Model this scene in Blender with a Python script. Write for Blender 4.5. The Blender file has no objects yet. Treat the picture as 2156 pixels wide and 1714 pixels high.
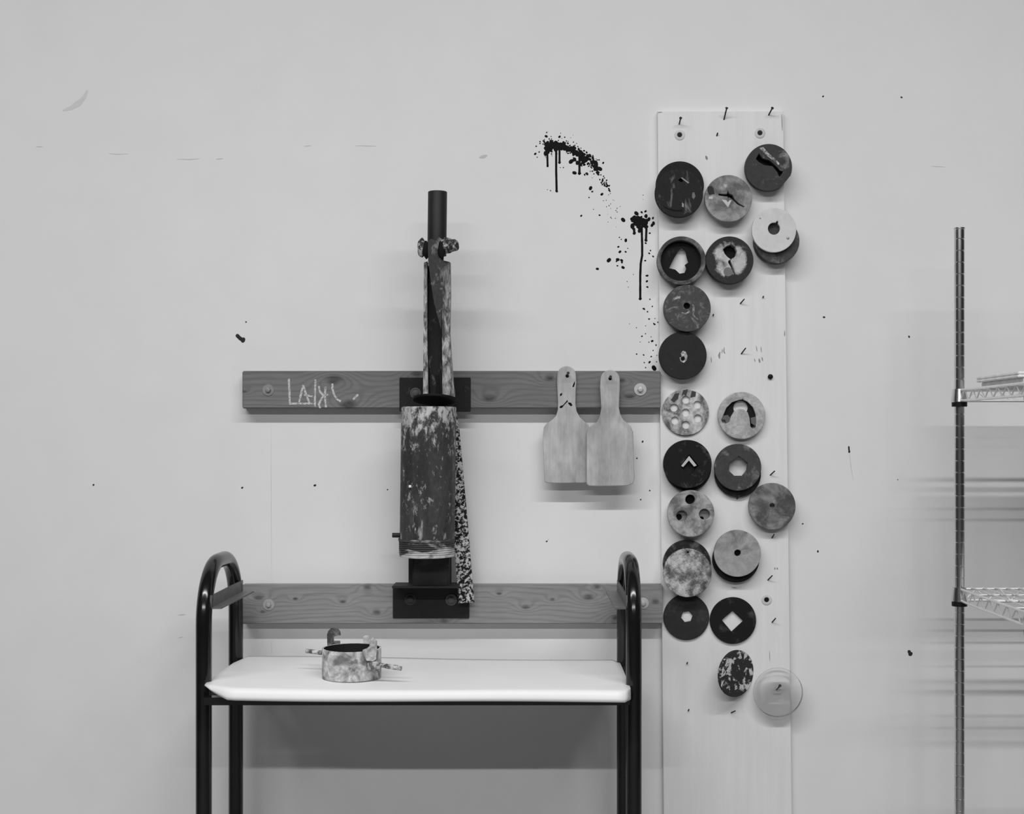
import bpy, bmesh, math, random
from mathutils import Vector, Matrix, noise as mnoise
PI = math.pi
sc = bpy.context.scene
C = sc.collection
# ------------------------------------------------------------------ camera, world, lights, exposure
FP, D0, ZC, CX, HZ = 2833.0, 3.27, 1.45, 1120.0, 920.0     # focal length in px, camera-wall distance, eye height, foot of the axis
cam = bpy.data.cameras.new('camera'); co = bpy.data.objects.new('camera', cam); C.objects.link(co)
co.location = (0, -D0, ZC); co.rotation_euler = (PI/2, 0, 0)
cam.sensor_width = 36; cam.sensor_fit = 'HORIZONTAL'; cam.lens = FP/2156*36
cam.shift_x = (1078-CX)/2156; cam.shift_y = (HZ-857)/2156
sc.camera = co
w = bpy.data.worlds.new('world'); sc.world = w; w.use_nodes = True
w.node_tree.nodes['Background'].inputs[0].default_value = (1, 1, 1, 1)
w.node_tree.nodes['Background'].inputs[1].default_value = 0.04
def area(name, loc, sx, sy, energy):
    l = bpy.data.lights.new(name, 'AREA'); l.shape = 'RECTANGLE'; l.size = sx; l.size_y = sy; l.energy = energy
    o = bpy.data.objects.new(name, l); o.location = loc; C.objects.link(o); return o
area('fluorescent_row_near', (-0.3, -2.65, 4.0), 5.0, .10, 265)
area('fluorescent_row_far', (-0.3, -6.4, 4.0), 5.5, .12, 540)
vs = sc.view_settings
vs.view_transform = 'Standard'; vs.look = 'None'; vs.gamma = 1; vs.use_curve_mapping = False; vs.exposure = -0.87

# ------------------------------------------------------------------ helpers
def S(off): return (D0-off)/FP
def P(px, py, off): return Vector(((px-CX)*S(off), -off, ZC-(py-HZ)*S(off)))
def lin(g):
    g /= 255.0
    return g/12.92 if g <= .04045 else ((g+.055)/1.055)**2.4
def A(g): return min(.9, lin(g-max(0, 17*(1-g/115)))/.66)                       # albedo that the wall light turns into grey g
def principled(name, rough=.8, metal=0.0, spec=.3):
    m = bpy.data.materials.new(name); m.use_nodes = True
    b = m.node_tree.nodes['Principled BSDF']
    b.inputs['Roughness'].default_value = rough; b.inputs['Metallic'].default_value = metal
    b.inputs['Specular IOR Level'].default_value = spec
    return m, m.node_tree, b
def math_n(nt, op, a, b=None, clamp=False):
    n = nt.nodes.new('ShaderNodeMath'); n.operation = op; n.use_clamp = clamp
    for i, v in enumerate((a, b)):
        if v is None: continue
        if isinstance(v, (int, float)): n.inputs[i].default_value = v
        else: nt.links.new(v, n.inputs[i])
    return n.outputs[0]
def noise_n(nt, vec, scale, detail=5, rough=.6, dist=0.0):
    n = nt.nodes.new('ShaderNodeTexNoise'); n.inputs['Scale'].default_value = scale
    n.inputs['Detail'].default_value = detail; n.inputs['Roughness'].default_value = rough; n.inputs['Distortion'].default_value = dist
    nt.links.new(vec, n.inputs['Vector']); return n.outputs[0]
def maprange(nt, v, a, b, c=0.0, d=1.0):
    n = nt.nodes.new('ShaderNodeMapRange'); n.clamp = True
    nt.links.new(v, n.inputs['Value'])
    for k, x in zip(('From Min', 'From Max', 'To Min', 'To Max'), (a, b, c, d)): n.inputs[k].default_value = x
    return n.outputs[0]
def mixf(nt, f, a, b):
    n = nt.nodes.new('ShaderNodeMix'); n.data_type = 'FLOAT'
    for i, v in zip((0, 2, 3), (f, a, b)):
        if isinstance(v, (int, float)): n.inputs[i].default_value = v
        else: nt.links.new(v, n.inputs[i])
    return n.outputs[0]
def coords(nt, loc=(0, 0, 0), scale=(1, 1, 1), rot=(0, 0, 0)):
    t = nt.nodes.new('ShaderNodeTexCoord'); mp = nt.nodes.new('ShaderNodeMapping')
    mp.inputs['Location'].default_value = loc; mp.inputs['Scale'].default_value = scale; mp.inputs['Rotation'].default_value = rot
    nt.links.new(t.outputs['Object'], mp.inputs['Vector'])
    sp = nt.nodes.new('ShaderNodeSeparateXYZ'); nt.links.new(t.outputs['Object'], sp.inputs[0])
    return mp.outputs[0], sp.outputs
def grey_to(nt, v, b):
    c = nt.nodes.new('ShaderNodeCombineXYZ')
    for i in range(3): nt.links.new(v, c.inputs[i])
    nt.links.new(c.outputs[0], b.inputs['Base Color'])
def bump_to(nt, v, b, strength, dist=.001):
    n = nt.nodes.new('ShaderNodeBump'); n.inputs['Strength'].default_value = strength; n.inputs['Distance'].default_value = dist
    nt.links.new(v, n.inputs['Height']); nt.links.new(n.outputs[0], b.inputs['Normal'])
_seed = [0]
def plain(name, g, rough=.7, metal=0.0, spec=.3, var=.12, scale=40):
    m, nt, b = principled(name, rough, metal, spec); _seed[0] += 1
    v, _ = coords(nt, (_seed[0]*1.7, 0, 0)); n = noise_n(nt, v, scale)
    a = A(g); grey_to(nt, maprange(nt, n, .3, .7, a*(1-var), a*(1+var)), b); bump_to(nt, n, b, .15)
    return m
def mottle(name, g0, g1, scale=30, lo=.5, hi=.6, detail=6, rough=.75, stretch=(1, 1, 1), var=.25, gz=None, radial=None, dist=.5, bump=.3, rot=(0, 0, 0), metal=0.0):
    """dark ground g0 with patches of g1 where noise passes lo..hi; gz=(z0,z1,amount) more patches towards z1"""
    m, nt, b = principled(name, rough, metal); _seed[0] += 1
    v, sp = coords(nt, (_seed[0]*2.31, _seed[0]*.77, 0), stretch, rot)
    n = noise_n(nt, v, scale, detail, .65, dist)
    base = n
    for g in ([gz] if gz and not isinstance(gz[0], tuple) else (gz or [])):
        n = math_n(nt, 'ADD', n, maprange(nt, sp['Z'], g[0], g[1], 0, g[2]))
    if radial:
        l = math_n(nt, 'SQRT', math_n(nt, 'ADD', math_n(nt, 'MULTIPLY', sp['X'], sp['X']), math_n(nt, 'MULTIPLY', sp['Z'], sp['Z'])))
        n = math_n(nt, 'ADD', n, maprange(nt, l, radial[0], radial[1], 0, radial[2]))
    f = maprange(nt, n, lo, hi)
    fine = noise_n(nt, v, scale*3.1, 4, .7)
    k = maprange(nt, fine, .3, .7, 1-var, 1+var)
    grey_to(nt, math_n(nt, 'MULTIPLY', mixf(nt, f, A(g0), A(g1)), k), b)
    bump_to(nt, math_n(nt, 'ADD', base, math_n(nt, 'MULTIPLY', fine, .3)), b, bump, .002)
    return m
def put(name, me, m=None, parent=None, loc=None, rot=None):
    o = bpy.data.objects.new(name, me); C.objects.link(o)
    if m: me.materials.clear(); [me.materials.append(x) for x in (m if isinstance(m, list) else [m])]
    if loc is not None: o.location = loc
    if rot is not None: o.rotation_euler = rot
    if parent: o.parent = parent
    return o
def tag(o, label=None, cat=None, group=None, kind=None):
    for k, v in (('label', label), ('category', cat), ('group', group), ('kind', kind)):
        if v: o[k] = v
    return o
def empty(name, loc):
    o = bpy.data.objects.new(name, None); o.location = loc; o.empty_display_size = .05; C.objects.link(o); return o
def from_bm(bm):
    me = bpy.data.meshes.new('mesh'); bmesh.ops.recalc_face_normals(bm, faces=bm.faces); bm.to_mesh(me); bm.free(); return me
def smooth(me, ang=.6):
    for p in me.polygons: p.use_smooth = True
    try: me.set_sharp_from_angle(angle=ang)
    except Exception: pass
    return me
def bm_box(bm, lo, hi, mat=None):
    c = [(a+b)/2 for a, b in zip(lo, hi)]; s = [abs(b-a) for a, b in zip(lo, hi)]
    M = Matrix.Translation(c) @ Matrix.Diagonal((*s, 1))
    if mat is not None: M = mat @ M
    bmesh.ops.create_cube(bm, size=1, matrix=M)
def box_me(lo, hi, bev=.001):
    bm = bmesh.new(); bm_box(bm, lo, hi)
    if bev: bmesh.ops.bevel(bm, geom=bm.edges[:], offset=bev, segments=2, affect='EDGES')
    return from_bm(bm)
def curve_me(splines, dim='3D', extrude=0, bevel=0, cyclic=False, res=6, kind='POLY'):
    cu = bpy.data.curves.new('c', 'CURVE'); cu.dimensions = dim
    if dim == '2D': cu.fill_mode = 'BOTH'
    cu.extrude = extrude; cu.bevel_depth = bevel; cu.bevel_resolution = res
    cu.use_fill_caps = dim == '3D'
    for pts in splines:
        s = cu.splines.new('POLY'); s.points.add(len(pts)-1)
        for q, p in zip(s.points, pts): q.co = (p[0], p[1], p[2] if len(p) > 2 else 0, 1)
        s.use_cyclic_u = cyclic
    o = bpy.data.objects.new('c', cu); C.objects.link(o)
    dg = bpy.context.evaluated_depsgraph_get(); dg.update()
    me = bpy.data.meshes.new_from_object(o.evaluated_get(dg))
    bpy.data.objects.remove(o); bpy.data.curves.remove(cu)
    return me
FACE = Matrix.Rotation(PI/2, 4, 'X')                        # local XY -> XZ, +Z -> towards the camera
def plate_me(outlines, thick, bev=.0008):
    """flat plate in local XZ, centred on y=0; outlines in metres (x, z): outer then holes"""
    me = curve_me([[(x, z) for x, z in o] for o in outlines], '2D', thick/2-bev, bev, True, 2)
    me.transform(FACE); return smooth(me, .5)
def circ(cx, cz, r, n=48): return [(cx+r*math.cos(2*PI*i/n), cz+r*math.sin(2*PI*i/n)) for i in range(n)]
def lathe_me(prof, seg=48, close=False):
    bm = bmesh.new(); rings = []
    for r, z in prof:
        rings.append([bm.verts.new((r*math.cos(2*PI*i/seg), r*math.sin(2*PI*i/seg), z)) for i in range(seg)])
    pairs = list(zip(rings, rings[1:])) + ([(rings[-1], rings[0])] if close else [])
    for a, b in pairs:
        for i in range(seg): bm.faces.new((a[i], a[(i+1) % seg], b[(i+1) % seg], b[i]))
    if not close:
        bm.faces.new(rings[0]); bm.faces.new(rings[-1])
    return smooth(from_bm(bm), .6)
def tube_me(pts, r, res=5): return smooth(curve_me([pts], '3D', 0, r, False, res), .8)
def spheroid_me(rx, ry, rz, seed=0, amp=.0, sub=3):
    bm = bmesh.new(); bmesh.ops.create_icosphere(bm, subdivisions=sub, radius=1)
    for v in bm.verts:
        d = 1+amp*mnoise.noise(v.co*1.6+Vector((seed, 0, 0))); v.co = Vector((v.co.x*rx*d, v.co.y*ry*d, v.co.z*rz*d))
    return smooth(from_bm(bm), 3)

# ------------------------------------------------------------------ setting
def wall_mat():
    m, nt, b = principled('painted_wall', .75, 0, .25)
    v, _ = coords(nt); a = .79
    n1 = noise_n(nt, v, 1.1, 3); n2 = noise_n(nt, v, 9, 5)
    k = math_n(nt, 'MULTIPLY', maprange(nt, n1, .3, .7, .98, 1.02), maprange(nt, n2, .3, .7, .985, 1.012))
    grey_to(nt, math_n(nt, 'MULTIPLY', k, a), b)
    bump_to(nt, noise_n(nt, v, 260, 3), b, .12, .0006)
    return m
WALL = wall_mat()
tag(put('wall_back', box_me((-3.5, 0, 0), (3.5, .12, 4.0), 0), WALL), kind='structure')
tag(put('floor', box_me((-3.5, -7.5, -.1), (3.5, .12, 0), 0), plain('concrete_floor', 95, .7, scale=4)), kind='structure')

# painted board
def board_mat():
    m, nt, b = principled('painted_board', .6, 0, .3)
    v, _ = coords(nt, (3, 0, 0), (1, 1, .06)); v2, _ = coords(nt, (9, 0, 0), (1, 1, .35))
    streak = noise_n(nt, v, 55, 5, .6)
    sc1 = maprange(nt, noise_n(nt, v2, 85, 6, .7, .4), .70, .78)
    zone = maprange(nt, noise_n(nt, v2, 5, 2), .5, .66)
    k = math_n(nt, 'MULTIPLY', maprange(nt, streak, .3, .7, .775, .835), mixf(nt, math_n(nt, 'MULTIPLY', sc1, zone), 1.0, .45))
    grey_to(nt, k, b); bump_to(nt, streak, b, .25, .001); return m
BT = .019
bz0, bz1 = P(0, 2050, BT).z, P(0, 235, BT).z
bl = (P(1386, 235, BT).x, P(1397, 1530, BT).x); br = (P(1648, 235, BT).x, P(1664, 1530, BT).x)
zt, zb = P(0, 235, BT).z, P(0, 1530, BT).z
def xat(pair, z): return pair[0]+(pair[1]-pair[0])*(zt-z)/(zt-zb)
bc = ((bl[0]+br[0])/2, (bz0+bz1)/2)
poly = [(xat(bl, bz0), bz0), (xat(br, bz0), bz0), (xat(br, bz1), bz1), (xat(bl, bz1), bz1)]
board = put('painted_board', plate_me([[(x-bc[0], z-bc[1]) for x, z in poly]], BT-.0008, .0015), board_mat(), loc=(bc[0], -BT/2, bc[1]))
tag(board, 'tall white painted wooden board fixed upright on the wall, hung with round dies', 'board')

# ------------------------------------------------------------------ timber rails
def wood_mat(name, z0, knots, seed, g=105):
    m, nt, b = principled(name, .7, 0, .25)
    t = nt.nodes.new('ShaderNodeTexCoord'); sp = nt.nodes.new('ShaderNodeSeparateXYZ'); nt.links.new(t.outputs['Object'], sp.inputs[0])
    x, z = sp.outputs['X'], sp.outputs['Z']
    v, _ = coords(nt, (seed, 0, 0), (.35, 1, 1)); v3, _ = coords(nt, (seed, 2, 0), (.06, 1, 1))
    val = math_n(nt, 'ADD', z, math_n(nt, 'MULTIPLY', noise_n(nt, v, 7, 2), .05))
    dark = None
    for (kx, kz, kr, sg) in knots:
        dx = math_n(nt, 'MULTIPLY', math_n(nt, 'SUBTRACT', x, kx), .55); dz = math_n(nt, 'SUBTRACT', z, kz)
        d2 = math_n(nt, 'ADD', math_n(nt, 'MULTIPLY', dx, dx), math_n(nt, 'MULTIPLY', dz, dz))
        e = math_n(nt, 'POWER', 2.718, math_n(nt, 'MULTIPLY', d2, -1/(2.2*kr)**2))
        val = math_n(nt, 'ADD', val, math_n(nt, 'MULTIPLY', e, .045*sg*kr/.012))
        dd = maprange(nt, math_n(nt, 'SQRT', d2), kr*.35, kr*1.05, 1, 0)
        dark = dd if dark is None else math_n(nt, 'MAXIMUM', dark, dd)
    rings = math_n(nt, 'SINE', math_n(nt, 'MULTIPLY', val, 520))
    grain = maprange(nt, rings, -.2, 1, 1.04, .86)
    fib = maprange(nt, noise_n(nt, v3, 220, 4, .7), .3, .7, .88, 1.12)
    big = maprange(nt, noise_n(nt, v, 5, 3), .3, .7, .86, 1.12)
    k = math_n(nt, 'MULTIPLY', math_n(nt, 'MULTIPLY', grain, fib), big)
    if dark is not None:
        dn = math_n(nt, 'MULTIPLY', dark, maprange(nt, noise_n(nt, v, 120, 3), .3, .7, .5, 1.0))
        k = math_n(nt, 'MULTIPLY', k, math_n(nt, 'SUBTRACT', 1.0, math_n(nt, 'MULTIPLY', dn, .72)))
    grey_to(nt, math_n(nt, 'MULTIPLY', k, A(g)), b); bump_to(nt, rings, b, .1, .0005); return m
RT = .038
def rail(px0, px1, py0, py1, knots, label, seed, g):
    a, b_ = P(px0, py0, RT), P(px1, py1, RT)
    c = (a+b_)/2; c.y = -RT/2
    ks = [(P(x, y, RT).x-c.x, P(x, y, RT).z-c.z, r*S(RT), s) for x, y, r, s in knots]
    o = put('timber_rail', box_me((a.x-c.x, -RT/2, b_.z-c.z), (b_.x-c.x, RT/2, a.z-c.z), .0022), wood_mat('softwood', c.z, ks, seed, g), loc=c)
    return tag(o, label, 'rail')
up = rail(510, 1391.5, 781, 860, [(703, 799, 12, -1), (734, 852, 13, 1), (1157, 797, 7, 1), (1309, 800, 6, -1), (1326, 834, 8, 1), (1030, 838, 10, 1), (877, 787, 8, -1), (514, 824, 4, 1)],
          'upper horizontal timber rail with chalk letters, behind the extruder top and two paddles', 3.3, 101)
lo_ = rail(508, 1396, 1232, 1314, [(545, 1258, 7, 1), (553, 1288, 4, 1), (722, 1267, 5, 1), (773, 1236, 6, -1), (793, 1290, 6, 1), (935, 1307, 6, 1), (1107, 1278, 6, 1), (1163, 1262, 4, 1), (1239, 1257, 8, 1), (1300, 1300, 8, -1), (1380, 1267, 6, 1), (1051, 1250, 4, 1), (622, 1261, 4, 1), (1257, 1236, 5, -1)],
           'lower horizontal timber rail on the wall behind the black trolley', 8.1, 116)
def strokes(lines, rpx, off, parent, name, m, lift=.0004):
    bm = bmesh.new(); lift_ = 0.0
    for ln in lines:
        pts = [P(x, y, off) for x, y in ln]
        pts2 = []
        for a, b_ in zip(pts, pts[1:]):
            n = max(2, int((b_-a).length/.0035))
            pts2 += [a.lerp(b_, i/n) for i in range(n)]
        pts2.append(pts[-1])
        for i in range(len(pts2)-1):
            a, b_ = pts2[i], pts2[i+1]; d = (b_-a).normalized(); nrm = Vector((-d.z, 0, d.x))
            r0 = rpx*S(off)*(1+.35*mnoise.noise(a*300)); r1 = rpx*S(off)*(1+.35*mnoise.noise(b_*300))
            y = Vector((0, -lift-lift_, 0))
            vs_ = [bm.verts.new(q) for q in (a+nrm*r0+y, a-nrm*r0+y, b_+d*r1*.3-nrm*r1+y, b_+d*r1*.3+nrm*r1+y)]
            f = bm.faces.new(vs_); lift_ += .00001
            if f.normal.y > 0 or (bm.normal_update() or f.normal.y > 0): f.normal_flip()
    me = bpy.data.meshes.new('m'); bm.to_mesh(me); bm.free(); o = put(name, me, m)
    if parent: o.parent = parent; o.matrix_parent_inverse = Matrix.Translation(parent.location).inverted()
    return o
def c4(x, y): return (480+x/5.39, 740+y/5.39)
L = [[(690, 308), (697, 450), (704, 602)], [(704, 592), (960, 592)], [(803, 600), (830, 480), (855, 385)], [(855, 385), (885, 480), (925, 590)], [(862, 495), (965, 512)],
     [(992, 320), (988, 470), (986, 628)], [(1032, 392), (1042, 455), (1080, 495), (1135, 490)], [(1106, 400), (1100, 500), (1112, 632)], [(1098, 478), (1050, 560), (1030, 605), (1048, 640)],
     [(1186, 365), (1184, 420), (1204, 490), (1238, 542), (1276, 566)], [(1420, 545), (1475, 490)]]
CHALK = mottle('white_chalk', 112, 175, 260, .38, .55)
for ids in ((0, 1), (2, 3, 4), (5,), (6, 7, 8), (9,), (10,)):
    strokes([[c4(*p) for p in L[i]] for i in ids], 2.1, RT, up, 'chalk_letter' if ids != (10,) else 'chalk_mark', CHALK)
METAL = plain('zinc_metal', 135, .4, .5, .5)
STEEL = plain('dark_steel', 38, .55, .2, .4, .3, 60)
def bolt(parent, px, py, off, r=12, washer_g=None, hexhead=True, m=None):
    c = P(px, py, off); s = S(off)
    me = lathe_me([(.3*r*s, 0), (r*s, 0), (r*s, .0016), (r*s*.45, .0016)], 32); me.transform(FACE)
    w_ = put('washer', me, m or METAL, parent, c-parent.location)
    h = lathe_me([(r*.48*s, 0), (r*.48*s, .004), (r*.40*s, .0065), (r*.15*s, .0072)], 6 if hexhead else 24); h.transform(FACE)
    b_ = put('bolt_head', h, m or METAL, parent, c-parent.location-Vector((0, .0014, 0)))
    return w_
WM = plain('worn_washer', 118, .5, .2, .4); WB = plain('bright_washer', 160, .4, .2, .5)
bolt(up, 565, 821, RT, 12, m=WM); bolt(up, 1348, 820, RT, 13, m=WB)
bolt(lo_, 566, 1273, RT, 12, m=plain('pale_bolt', 140, .5, .2)); bolt(lo_, 1354, 1270, RT, 12, m=WB)

# ------------------------------------------------------------------ paint on the wall
BLACKP = plain('black_paint', 17, .6, 0, .15)
def drops(name, items, drips, label, m, blob=True, off=0.0):
    bm = bmesh.new(); rnd = random.Random(5)
    def one(px, py, r, wob=.18):
        c = P(px, py, off); R = r*S(off); n = 12
        ph = rnd.random()*9; up_ = .0004*rnd.random()
        ring = []; ring2 = []
        for i in range(n):
            k = 1+wob*math.sin(2*i*PI*2/n+ph)*(r > 1.6)
            a = 2*PI*i/n
            ring.append(bm.verts.new((c.x+R*k*math.cos(a), -off-.0001-up_, c.z+R*k*math.sin(a))))
            ring2.append(bm.verts.new((c.x+R*.7*k*math.cos(a), -off-.0006-up_, c.z+R*.7*k*math.sin(a))))
        for i in range(n): bm.faces.new((ring[i], ring[(i+1) % n], ring2[(i+1) % n], ring2[i]))
        bm.faces.new(ring2)
    for it in items: one(*it)
    for pts, r in drips:
        for (x0, y0), (x1, y1) in zip(pts, pts[1:]):
            n = int(math.hypot(x1-x0, y1-y0)/.7)+1
            for i in range(n+1): one(x0+(x1-x0)*i/n, y0+(y1-y0)*i/n, r*(1+.12*mnoise.noise(Vector((i*.06, x0, 0)))), 0)
        one(pts[-1][0], pts[-1][1]-1, r*1.25)
    bm.normal_update()
    for f_ in bm.faces:
        if f_.normal.y > 0: f_.normal_flip()
    me = bpy.data.meshes.new('m'); bm.to_mesh(me); bm.free()
    return tag(put(name, me, m), label, 'paint splatter', kind='stuff')
rnd = random.Random(11)
def along(path, n, sx, sy, rlo, rhi):
    out = []
    for _ in range(n):
        t = rnd.random()*(len(path)-1); i = int(t); f = t-i
        x = path[i][0]+(path[i+1][0]-path[i][0])*f; y = path[i][1]+(path[i+1][1]-path[i][1])*f
        g = rnd.gauss(0, 1); q = abs(g)
        out.append((x+rnd.gauss(0, sx), y+g*sy, max(.5, rhi*(1-.33*q)+rlo*rnd.random())))
    return out
pth = [(1149, 310), (1158, 306), (1172, 308), (1190, 309), (1205, 315), (1220, 325), (1236, 336), (1250, 345), (1260, 358)]
it = along(pth, 150, 4, 5, 1.5, 3.6)+along(pth, 130, 8, 12, .6, 1.6)
for i in range(22): it.append((1148+rnd.random()*12, 303+rnd.random()*20, 3+rnd.random()*2)); it.append((1165+rnd.random()*25, 304+rnd.random()*10, 3+rnd.random()*2)); it.append((1208+rnd.random()*45, 320+rnd.random()*3+rnd.random()*25, 2.5+rnd.random()*2))
it += [(1202.5, 340, 5), (1209.5, 364, 4.2), (1127, 324, 2.6), (1129, 308, 1.6), (1150, 287, 3), (1178, 288, 2.6), (1137, 302, 1.5), (1131, 331, 1.3), (1151, 279, 1.5), (1189, 289, 1.5), (1236, 366, 3), (1231, 368, 2), (1270, 343, 2.2)]
drops('paint_splatter', it, [([(1171, 312), (1171, 360), (1172, 403)], 2.4), ([(1152, 312), (1153, 350)], 2.2), ([(1178, 312), (1178, 343)], 2.2), ([(1220, 326), (1220, 366)], 2.5)],
      'arched splash of black paint on the wall with long drips, higher of the two', BLACKP)
it = []
for i in range(46): it.append((1350+rnd.gauss(0, 10), 466+rnd.gauss(0, 7), 2+rnd.random()*3.2))
for i in range(18): it.append((1333+rnd.random()*12, 457+rnd.random()*10, 4)); it.append((1352+rnd.random()*10, 462+rnd.random()*16, 4))
it += [(1376, 470, 3.5), (1373, 474, 3.5), (1351, 447, 2.4), (1359, 445, 2.5), (1312, 463, 4.6), (1368, 491, 2), (1359.5, 512, 2), (1346, 486, 4)]
drops('paint_splatter', it, [([(1351, 480), (1352, 515), (1352, 538), (1349, 555), (1348, 580), (1348, 630)], 2.4), ([(1361, 482), (1360, 507)], 2.4), ([(1335, 482), (1335.5, 492)], 2.6)],
      'round splash of black paint with one long thin drip beside the dies board', BLACKP)
raw = [(500, 478, 4), (511, 500, 2), (573, 517, 3), (440, 656, 2.2), (558, 652, 1.9), (490, 538, 1.5), (519, 614, 1), (727, 814, 3.4), (689, 888, 3), (726, 888, 2), (679, 856, 2.2), (686, 795, 1.4), (698, 808, 1.3),
       (618, 942, 4.6), (544, 998, 3), (709, 989, 3.4), (700, 943, 3), (702, 955, 2.4), (675, 938, 3.6), (668, 948, 2), (673, 978, 1.8), (740, 866, 1.2), (852, 945, 2), (878, 898, 2), (886, 880, 1.6), (903, 918, 2), (865, 1042, 2.5), (858, 1042, 1.5),
       (863, 1078, 2.5), (866, 1115, 2.2), (882, 1194, 1.5), (898, 1240, 1.5), (845, 1256, 2.2), (838, 1254, 1.4), (867, 1274, 1.6), (877, 1321, 1.8), (912, 1355, 2), (907, 1350, 1.4), (934, 1342, 1.4), (915, 1318, 1), (831, 1432, 1.7), (854, 1416, 1.2),
       (897, 1463, 2.6), (922, 1489, 1.6), (903, 1523, 1.3), (797, 1547, 1.6), (842, 1553, 1.7), (891, 1563, 1.7), (880, 1599, 2.5), (846, 1602, 1.4), (855, 1634, 1.4), (909, 1637, 5.4), (876, 1470, 1.2), (820, 1469, .9), (795, 1377, 1),
       (855, 1365, 1), (735, 1080, 1), (743, 1116, .9), (776, 1034, .9), (750, 1352, .8), (242, 494, 1.2), (222, 488, .9), (325, 345, 1.3), (305, 345, 1), (890, 1436, 1), (927, 1555, 1), (925, 1597, 1.2), (838, 523, .9), (837, 551, .6)]
it = [(1080+a/3.06, 240+b_/3.06, r) for a, b_, r in raw]+along([(1265, 372), (1273, 385), (1281, 400)], 26, 3, 4, .6, 1.8)+along([(1281, 400), (1286, 438), (1292, 465)], 20, 7, 7, .3, .9)
drops('paint_splatter', it, [], 'loose trail of small black paint dots falling between the splashes and the timber rail', BLACKP)
GREY = plain('scuff_grey', 120, .8); 
sp_ = [(518, 678, 1.6), (663, 1022, 2.6), (197, 1021, 2), (510, 1027, 2.2), (816, 1031, 1.4), (1735, 668, 2.4), (1914, 709, 2.2), (1722, 1161, 2.2), (1733, 203, 2), (1898, 205, 2), (1690, 1103, 1.7), (1151, 1140, 1.8), (1353, 930, 2.2), (1341, 965, 1.6),
       (1368, 1033, 1.6), (1349, 1052, 1.6), (1890, 1010, 1)]
drops('wall_speck', sp_, [([(500, 707), (505, 712), (512, 717)], 4.0), ([(1914, 1372), (1917, 1378)], 3.4), ([(1787, 941), (1788, 952)], 1.7)], 'small dark specks and plugged holes scattered over the plain wall', plain('dark_fleck', 45, .8))
SM = plain('faint_scuff', 163, .8, var=.03)
def ribbons(name, lines, label, m, off=0):
    bm = bmesh.new()
    for pts, r in lines:
        q = [P(x, y, off) for x, y in pts]; fine = []
        for a, b_ in zip(q, q[1:]): fine += [a.lerp(b_, i/5) for i in range(5)]
        fine.append(q[-1]); prev = None; n = len(fine)
        for i, p in enumerate(fine):
            d = (fine[min(i+1, n-1)]-fine[max(i-1, 0)]).normalized(); nn = Vector((-d.z, 0, d.x)); R = r*S(0)*(.25+.75*math.sin(PI*(i+.3)/(n-.4)))*(1+.3*mnoise.noise(p*90))
            cur = (bm.verts.new(p+nn*R+Vector((0, -.0003, 0))), bm.verts.new(p-nn*R+Vector((0, -.0003, 0))))
            if prev: bm.faces.new((prev[0], prev[1], cur[1], cur[0]))
            prev = cur
    return tag(put(name, from_bm(bm), m), label, 'scuff', kind='stuff')
ribbons('wall_scuff', [([(1009, 332), (1018, 330), (1026, 327)], 3), ([(76, 309), (90, 309)], .7), ([(228, 323), (246, 325), (270, 324)], .6), ([(372, 335), (400, 336), (420, 334)], .7), ([(455, 335), (470, 334)], .8), ([(375, 1295), (390, 1294)], 1), ([(376, 1343), (386, 1341)], .9),
      ([(1788, 952), (1792, 985), (1797, 1012)], .5), ([(1150, 1142), (1156, 1134)], .7), ([(640, 308), (655, 307)], .7), ([(748, 307), (792, 308)], .6), ([(1960, 350), (1990, 352)], .6)], 'faint grey scuff lines on the plain wall', SM)
SM2 = plain('soft_smudge', 176, .85, var=.02)
ribbons('wall_smudge', [([(132, 233), (150, 227), (166, 217), (178, 204), (184, 190)], 5.5)], 'soft grey curved smudge high on the wall', SM2)

ribbons('wall_seam', [([(571, 893), (571, 1000), (571.5, 1100), (572, 1228)], .5), ([(572, 1350), (572, 1380)], .5)], 'faint vertical seam line on the wall between the two timber rails', plain('seam', 172, .8, var=.02))
ribbons('board_scratch', [([(1525, 731), (1524, 740), (1527, 745)], 1.0), ([(1521, 735), (1520, 744)], .7), ([(1516, 741), (1514, 748), (1515, 755)], 2.0), ([(1497, 752), (1498, 764)], .9), ([(1588, 755), (1590, 762)], 1), ([(1598, 755), (1600, 764)], 1.6), ([(1604, 752), (1606, 760)], 1),
   ([(1592, 728), (1594, 740)], .8), ([(1602, 730), (1603, 742)], .7), ([(1652, 696), (1652, 708)], 1), ([(1646, 240), (1647, 275)], .8), ([(1631, 1195), (1632, 1199)], 1.4), ([(1636, 1195), (1637, 1199)], 1.4), ([(1486, 328), (1489, 336)], 2.6), ([(1385, 237), (1394, 236)], .8),
   ([(1540, 1237), (1552, 1238)], .6), ([(1380+240, 1370), (1621, 1392)], .5)], 'small dark scratches in the white board paint', plain('scratch_grey', 118, .8), BT)
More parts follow.
